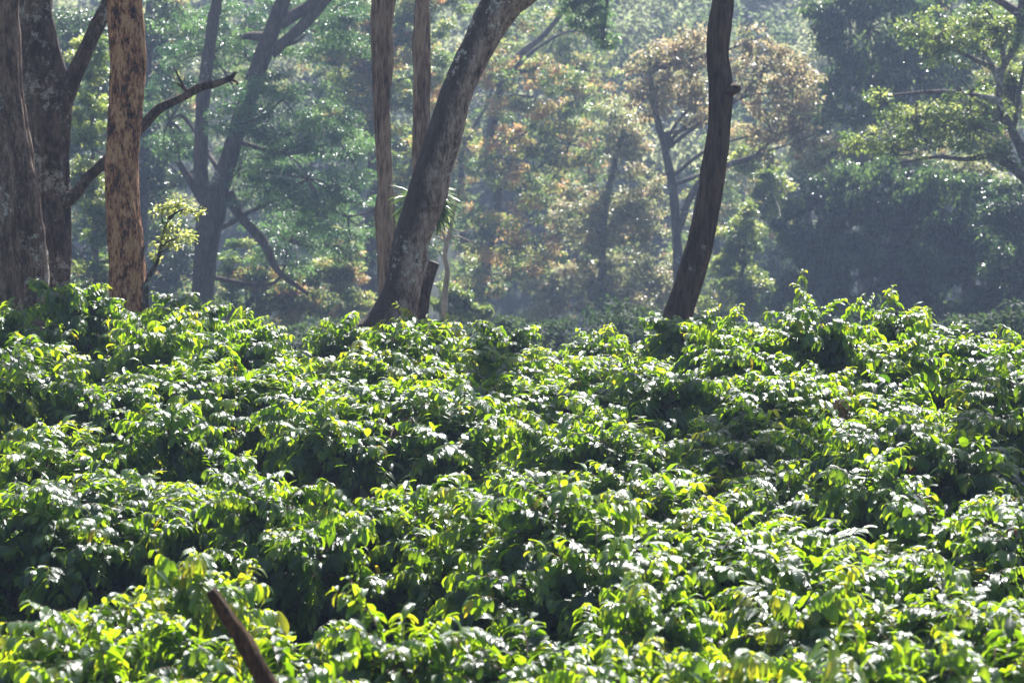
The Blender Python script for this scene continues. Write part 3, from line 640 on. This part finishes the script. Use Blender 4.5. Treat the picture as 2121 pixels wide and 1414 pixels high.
# further trees that close the gaps, each its own
FILL = [(1230, 560, 82, 'flush', 'leafy_tree', 'far hazy yellow green tree between the orange flushing tree and the silvery tree', [(1200, 150, 80, 90), (1260, 260, 70, 80), (1180, 380, 80, 80), (1260, 520, 70, 80), (1160, 60, 80, 60)]),
 (1490, 600, 84, 'flush', 'leafy_tree', 'far hazy tree seen right behind the dark bare trunk', [(1480, 420, 80, 80), (1430, 520, 60, 70), (1520, 320, 80, 70), (1470, 610, 90, 60), (1590, 470, 70, 80)]),
 (960, 560, 80, 'flush', 'leafy_tree', 'far dappled tree showing just right of the leaning trunk', [(960, 300, 60, 80), (940, 430, 60, 80), (980, 560, 70, 70), (1040, 40, 80, 60), (930, 160, 50, 70)]),
 (1680, 560, 78, 'shrub', 'leafy_tree', 'far grey green tree left of the broad evergreen mass', [(1700, 330, 80, 60), (1640, 400, 70, 80), (1620, 560, 70, 90), (1700, 230, 60, 60), (1720, 640, 80, 50)]),
 (2000, 500, 60, 'pale', 'leafy_tree', 'pale glinting foliage tree just above the broad evergreen mass at right', [(1770, 300, 70, 40), (1880, 330, 90, 40), (2000, 350, 90, 40), (2090, 400, 60, 60), (1690, 350, 40, 30), (2100, 560, 50, 90)]),
 (1900, 400, 70, 'flush', 'leafy_tree', 'yellow green leafy tree behind the crooked branches in the top right corner', [(1930, 60, 90, 60), (2050, 60, 90, 70), (2080, 190, 70, 80), (1960, 180, 80, 60), (2020, 290, 80, 50)]),
 (600, 560, 80, 'flush', 'leafy_tree', 'far dappled tree right of the forked dark tree', [(700, 130, 80, 80), (640, 600, 80, 60), (500, 620, 80, 60), (720, 520, 70, 80), (540, 180, 60, 60), (740, 640, 70, 40)]),
 (340, 560, 78, 'flush', 'leafy_tree', 'far dappled tree between the red brown trunk and the forked dark tree', [(350, 200, 60, 80), (330, 420, 60, 80), (350, 600, 70, 60), (190, 600, 60, 60), (170, 440, 50, 60), (340, 50, 70, 60)])]
for k, (px, py, Y, lf, nm, lab, bl) in enumerate(FILL):
    forest_tree(nm, lab, Y, [(px, 790, .16, 0), (px + 8, py, .14, 0), (px - 6, (py + bl[0][1]) / 2, .10, 0), (bl[0][0], bl[0][1], .05, 0)], [(a, b, c, d, 0) for a, b, c, d in bl],
                M[lf], BT, 15000 if lf != 'pale' else 12000, .12 if lf != 'pale' else .10, .26, 'normal', .10, 130 + k, shell=.1, tint=(0, 1), twigs=45)
# yellow green patch and small trees between
forest_tree('sapling', 'sunlit yellow green sapling right of the dark bare trunk base', 62,
  [(1530, 780, .06, 0), (1530, 650, .05, 0), (1540, 540, .04, 0), (1545, 460, .02, 0)],
  [(1540, 480, 45, 50, 0), (1520, 570, 60, 50, 0), (1580, 620, 50, 50, 0), (1480, 650, 50, 40, 0), (1600, 400, 50, 50, 3), (1570, 330, 50, 40, 4)],
  M['yellow'], BT, 14000, .12, .24, 'normal', seed=19, group='undergrowth saplings')
forest_tree('sapling', 'low pale yellow sapling at the right foot of the leaning trunk', 50,
  [(950, 820, .04, 0), (950, 700, .03, 0), (955, 640, .02, 0)],
  [(940, 640, 50, 25, 0), (990, 655, 45, 22, 0), (925, 600, 25, 20, 0), (960, 620, 30, 20, 0)],
  M['yellow'], BT, 3500, .09, .14, 'normal', seed=20, group='undergrowth saplings', twigs=20)
forest_tree('sapling', 'lime leaved young shoot beside the red brown trunk foot', 33.0,
  [(304, 720, .035, 0), (302, 610, .035, 0), (308, 575, .028, 0), (322, 548, .024, 0), (330, 525, .020, 0), (336, 490, .014, 0), (350, 450, .010, 0)],
  [(335, 435, 22, 16, 0), (365, 430, 25, 16, 0), (400, 440, 24, 12, 0), (350, 470, 20, 14, 0), (380, 490, 28, 14, 0), (335, 500, 20, 14, 0), (325, 530, 14, 10, 0), (360, 505, 20, 10, 0)],
  M['yellow'], M['bark_dark'], 620, .052, .07, 'normal', seed=21, group='undergrowth saplings', twigs=26, tint=(.7, 1))
forest_tree('sapling', 'scrubby yellowish sapling between the red brown trunk and the forked tree', 46,
  [(205, 800, .06, 0), (200, 600, .05, 0), (195, 400, .04, 0), (190, 250, .02, 0)],
  [(190, 250, 40, 70, 0), (185, 380, 40, 60, 0), (200, 470, 45, 60, 0), (195, 570, 50, 50, 0), (180, 120, 35, 50, 0)],
  M['yellow'], BT, 9000, .10, .2, 'normal', seed=22, group='undergrowth saplings')
forest_tree('sapling', 'tangled undergrowth sapling behind and right of the forked dark trunk', 56,
  [(520, 780, .06, 0), (500, 680, .05, 0), (530, 600, .04, 0), (560, 540, .02, 0)],
  [(500, 560, 60, 60, 0), (600, 600, 80, 50, 0), (500, 640, 70, 40, 0), (700, 560, 60, 60, 0), (720, 640, 70, 40, 0), (620, 650, 60, 30, 0)],
  M['flush'], BT, 20000, .10, .24, 'normal', .12, 23, group='undergrowth saplings', shell=.2)
forest_tree('leafy_tree', 'dark leafy tree filling the gap behind the slim twin trunks', 66,
  [(760, 780, .2, 0), (770, 500, .17, 0), (780, 200, .13, 0), (790, 20, .08, 0)],
  [(760, 80, 100, 90, 0), (850, 160, 90, 100, 0), (740, 210, 80, 80, 0), (860, 330, 80, 90, 0), (850, 480, 80, 90, 0), (720, 20, 80, 60, 0), (880, 30, 80, 60, 0)],
  M['flush'], BT, 34000, .12, .32, 'normal', .18, 24)
forest_tree('leafy_tree', 'shadowy tree behind the red brown trunk at the left', 62,
  [(290, 780, .2, 0), (290, 500, .17, 0), (300, 200, .13, 0), (310, 0, .08, 0)],
  [(330, 60, 100, 90, 0), (250, 200, 100, 90, 0), (340, 330, 70, 90, 0), (250, 400, 90, 90, 0), (340, 520, 80, 80, 0), (170, 520, 80, 80, 0), (330, 620, 90, 50, 0), (150, 80, 80, 90, 0), (160, 300, 60, 80, 1)],
  M['green'], BT, 36000, .12, .32, 'normal', seed=25)
forest_tree('leafy_tree', 'thin hazy tree with light green leaves at the top centre', 50,
  [(1400, 820, .11, 2), (1445, 450, .10, 2), (1490, 200, .09, 2), (1480, -60, .08, 2), (1390, -190, .06, 1), (1290, -160, .04, 1), (1250, -70, .02, 0)],
  [(1220, 30, 50, 35, 0), (1250, 80, 30, 25, 0), (1190, 5, 40, 25, 0), (1240, -50, 60, 40, 0)],
  M['feather'], BT, 6500, .09, .18, 'feather', seed=26, tint=(.3, 1))
# shrubs in the valley just beyond the plantation: each a thing of its own
SHR = [(40, 625, 66, 'deep green shrub glimpsed low between the two leftmost trunks'), (175, 600, 70, 'shrub just left of the red brown trunk, far behind it'), (345, 590, 68, 'hazy shrub between the red brown trunk and the forked dark trunk'),
       (490, 615, 72, 'dim shrub at the right foot of the forked dark trunk'), (600, 630, 66, 'low hazy shrub midway between forked dark tree and leaning trunk'), (710, 610, 71, 'hazy shrub left of the leaning trunk foot'),
       (925, 610, 66, 'sunlit shrub behind the pale leafless sapling'), (1030, 620, 74, 'hazy shrub under the orange flushing tree'), (1125, 600, 70, 'speckled shrub at the left foot of the silvery tree'), (1210, 615, 64, 'speckled shrub below the middle of the silvery tree'),
       (1320, 600, 70, 'speckled pale shrub just left of the dark bare trunk foot'), (1480, 590, 68, 'yellowish shrub just right of the dark bare trunk foot'), (1590, 610, 64, 'dim shrub left of the tall sparse coffee bush'),
       (1700, 600, 72, 'dark shrub right behind the tall sparse coffee bush'), (1830, 600, 66, 'dark shrub under the broad evergreen mass at right'), (1960, 610, 70, 'dark shrub second from the right edge'), (2090, 600, 66, 'dark shrub at the right edge below the glinting evergreen')]
def shrub_proto(seed, leaf_n):
    rng = np.random.default_rng(seed); bl = [(np.array((rng.uniform(-1.3, 1.3), rng.uniform(-.8, .8), rng.uniform(.7, 2.4))), .8, .8, .7) for k in range(8)]
    V, F, T, C = crown_mesh(bl, np.zeros(3), rng, 9000, .14, .34, 'normal', flush=.12, dens_shell=.2)
    g = Geo(); g.tube([(0, 0, -.2), (.05, 0, .5), (0, .05, 1.1)], [.07, .06, .04], 8, .2, seed)
    g2 = Geo()
    for b in bl:
        P, r = spline([(0, 0, .5), b[0] * .5 + (0, 0, .35), b[0]], [.035, .022, .01], 4); g2.tube(P, r, 5)
    return g.mesh('trunk'), g2.mesh('limbs'), mk_mesh('crown', V, F, T, smooth=False)
SP = [shrub_proto(60 + i, 0) for i in range(3)]
SM = {}
for k, (px, py, Y, lab) in enumerate(SHR):
    lk = 'shrub' if k % 3 else 'green'
    t = W(px, py + 45 + 30 * math.sin(k * 2.3), Y); z = gz(t[0], Y); e = empty('shrub', (t[0], Y, z), lab, 'shrub', 'shrubs beyond the plantation')
    pr = SP[k % 3]; e.scale = (1, 1, max(.35, (t[2] - z) / 3.1)); e.rotation_euler = (0, 0, k * 1.7)
    link('trunk', pr[0], M['bark_far'], e); link('limbs', pr[1], M['bark_far'], e)
    key = (k % 3, lk)
    if key not in SM: me = pr[2].copy(); me.materials.clear(); me.materials.append(M[lk]); SM[key] = me
    link('crown', SM[key], M[lk], e)
# unseen crowns added to two near trees, placed to shade the bushes in front
def add_shade_crown(e, o, start, blobs, leaf, bark, seed, n):
    rng = np.random.default_rng(seed); g = Geo(); bl = [(np.array(b[:3]), b[3], b[3], b[3] * .7) for b in blobs]; s0 = np.array(start)
    for b in bl:
        P, r = spline([s0 - o, (s0 + b[0]) / 2 - o + (0, 0, .4), b[0] - o], [.10, .07, .03], 6); g.tube(P, r, 8, .15, seed)
    V, F, T, C = crown_mesh(bl, o, rng, n, .13, .4, 'normal', dens_shell=.1)
    for k in range(0, len(C), 3):
        c = C[k]; b = min(bl, key=lambda q: np.linalg.norm(q[0] - c)); g.tube(spline([b[0] - o, (b[0] + c) / 2 - o + (0, 0, .1), c - o], [.025, .015, .006], 3)[0], np.linspace(.025, .006, 7), 4)
    link('limbs', g.mesh('limbs'), bark, e); link('crown', mk_mesh('crown', V, F, T, smooth=False), leaf, e)
add_shade_crown(t_dark, o_dark, W(1507, -760, 35.0), [(6.2, 33.4, 11.6, 1.5), (7.6, 32.6, 12.3, 1.4), (4.8, 34.6, 12.8, 1.0)], M['green'], M['bark_brown'], 91, 15000)
add_shade_crown(t_left, o_left, W(-10, -900, 34.5), [(-3.0, 35.5, 13.0, 1.5), (-5.6, 35.5, 12.5, 1.5)], M['green'], M['bark_grey'], 92, 9000)

# pale dead sapling
def branch_thing(name, label, cat, Y, rows, mat, dark=None):
    pts = [[W(a, b, Y) for a, b, c in rr] for rr in rows]; o = pts[0][0].copy(); o[2] = gz(o[0], Y)
    e = empty(name, tuple(o), label, cat); pts[0][0][2] = o[2] - .1
    for i, (pp, rr) in enumerate(zip(pts, rows)):
        P, r = spline(localise(pp, o), [c for a, b, c in rr], 6); g = Geo(); g.tube(P, r, 8, .2, i + .5, fq=6); link('trunk' if i == 0 else 'branch', g.mesh('trunk' if i == 0 else 'branch'), mat, e)
branch_thing('dead_sapling', 'pale leafless sapling right of the leaning trunk', 'tree', 42,
  [[(918, 850, .05), (920, 640, .045), (927, 560, .04), (922, 530, .036), (932, 480, .03), (938, 450, .025), (945, 420, .018), (960, 370, .006)],
   [(928, 510, .028), (920, 490, .024), (912, 475, .018), (900, 470, .012)], [(926, 505, .018), (912, 494, .014), (898, 490, .01)],
   [(938, 490, .014), (955, 492, .012), (975, 500, .009), (995, 495, .004)], [(940, 476, .012), (960, 480, .010), (975, 472, .005)],
   [(945, 450, .012), (958, 440, .008), (965, 430, .004)]], M['bark_pale'])

# epiphyte fern of long strap leaves on the leaning trunk
def epiphyte():
    rng = np.random.default_rng(77); Y = 35.95; c = W(880, 425, Y)
    n = 320; az = rng.uniform(0, 6.283, n); el = rng.uniform(-.25, 1.2, n)
    D = np.stack([np.cos(az) * np.cos(el), .55 * np.sin(az) * np.cos(el) + .12, np.sin(el)], 1); L = rng.uniform(.28, .50, n)
    P = np.tile(np.zeros(3), (n, 1)) + D * .03 + rng.normal(0, .03, (n, 3))
    V, F, T, UV = curved_leaves(P, D, L, L * .05, rng.uniform(0, .2, n), rng.uniform(.9, 1.9, n), rng.uniform(.1, 1, n), rng, fold=.3, wp=(.5, 1, .95, .6, .05))
    e = empty('epiphyte', tuple(c), 'clump of long strap leaves growing behind the leaning trunk at mid height', 'plant')
    link('leaves', mk_mesh('leaves', V, F, T, UV), M['fern'], e)
    g = Geo(); g.tube([(-.1, -.22, -.05), (0, -.1, 0), (.02, 0, .06)], [.07, .08, .03], 10, .3, 4.); link('root_ball', g.mesh('root_ball'), M['bark_dark'], e)
epiphyte()

# brown dead leaf bundle on the bush
def dead_bundle():
    rng = np.random.default_rng(8); c = W(1737, 838, 23.9); n = 22; D = nrm(rng.normal(0, 1, (n, 3)) + (0, 0, .2))
    L = rng.uniform(.09, .16, n); V, F, T, UV = curved_leaves(D * .01 + rng.normal(0, .025, (n, 3)), D, L, L * .17, rng.uniform(.2, .6, n), rng.uniform(1.2, 3.4, n), rng.uniform(0, 1, n), rng, fold=.6)
    o = link('dead_leaves', mk_mesh('dead_leaves', V, F, T, UV), M['deadleaf']); o.location = c
    tag(o, 'curled brown dead leaf bundle caught on top of a coffee bush', 'leaves')
dead_bundle()

# ------------------------------------------------------------------ wooded hillside behind (reads as one mass)
def far_wood():
    rng = np.random.default_rng(40); Ps, Ds, Us, Ls, Ts = [], [], [], [], []
    for k in range(200):
        y = 150 + 125 * rng.random() ** .8; x = rng.uniform(-.235, .235) * y; z = gz(x, y); h = rng.uniform(8, 13)
        ct = rng.uniform(0, .8)
        for b in range(7):
            c = np.array((x, y, z + h * .62)) + rng.normal(0, 1, 3) * (2.6, 2.6, h * .24); rad = rng.uniform(1.5, 2.9); m = 420
            d = nrm(rng.normal(0, 1, (m, 3))); Ps.append(c + d * (rad * rng.uniform(.3, 1, (m, 1))) * (1, 1, .7)); Ds.append(d * .6 + rng.normal(0, .5, (m, 3)) + (0, 0, -.3))
            Us.append(np.array((0, 0, 1.)) + rng.normal(0, .4, (m, 3))); Ls.append(rng.uniform(.24, .45, m)); Ts.append(np.clip(ct + rng.normal(0, .12, m), 0, 1))
    L = np.concatenate(Ls); V, F, T = kite_leaves(np.vstack(Ps), np.vstack(Ds), np.vstack(Us), L, L * .3, np.concatenate(Ts))
    o = link('distant_wood', mk_mesh('distant_wood', V, F, T, smooth=False), M['distant'])
    tag(o, 'hazy wooded hillside filling the background behind all the trees', 'woodland', kind='stuff')
far_wood()

# ------------------------------------------------------------------ haze
def haze():
    me = bpy.data.meshes.new('haze'); x0, x1, y0, y1, z0, z1 = -95, 95, -12, 330, -18, 85
    v = [(x, y, z) for z in (z0, z1) for y in (y0, y1) for x in (x0, x1)]
    me.from_pydata(v, [], [(0, 2, 3, 1), (4, 5, 7, 6), (0, 1, 5, 4), (2, 6, 7, 3), (0, 4, 6, 2), (1, 3, 7, 5)])
    m, nt = new_mat('haze'); p = nt.nodes.new('ShaderNodeVolumePrincipled'); o = nt.nodes.new('ShaderNodeOutputMaterial')
    p.inputs['Color'].default_value = (.54, .69, 1, 1); p.inputs['Density'].default_value = HAZE; p.inputs['Anisotropy'].default_value = .3
    nt.links.new(p.outputs[0], o.inputs['Volume'])
    ob = link('haze', me, m); tag(ob, 'thin pale haze filling the air over the plantation and forest', 'haze', kind='stuff')
haze()
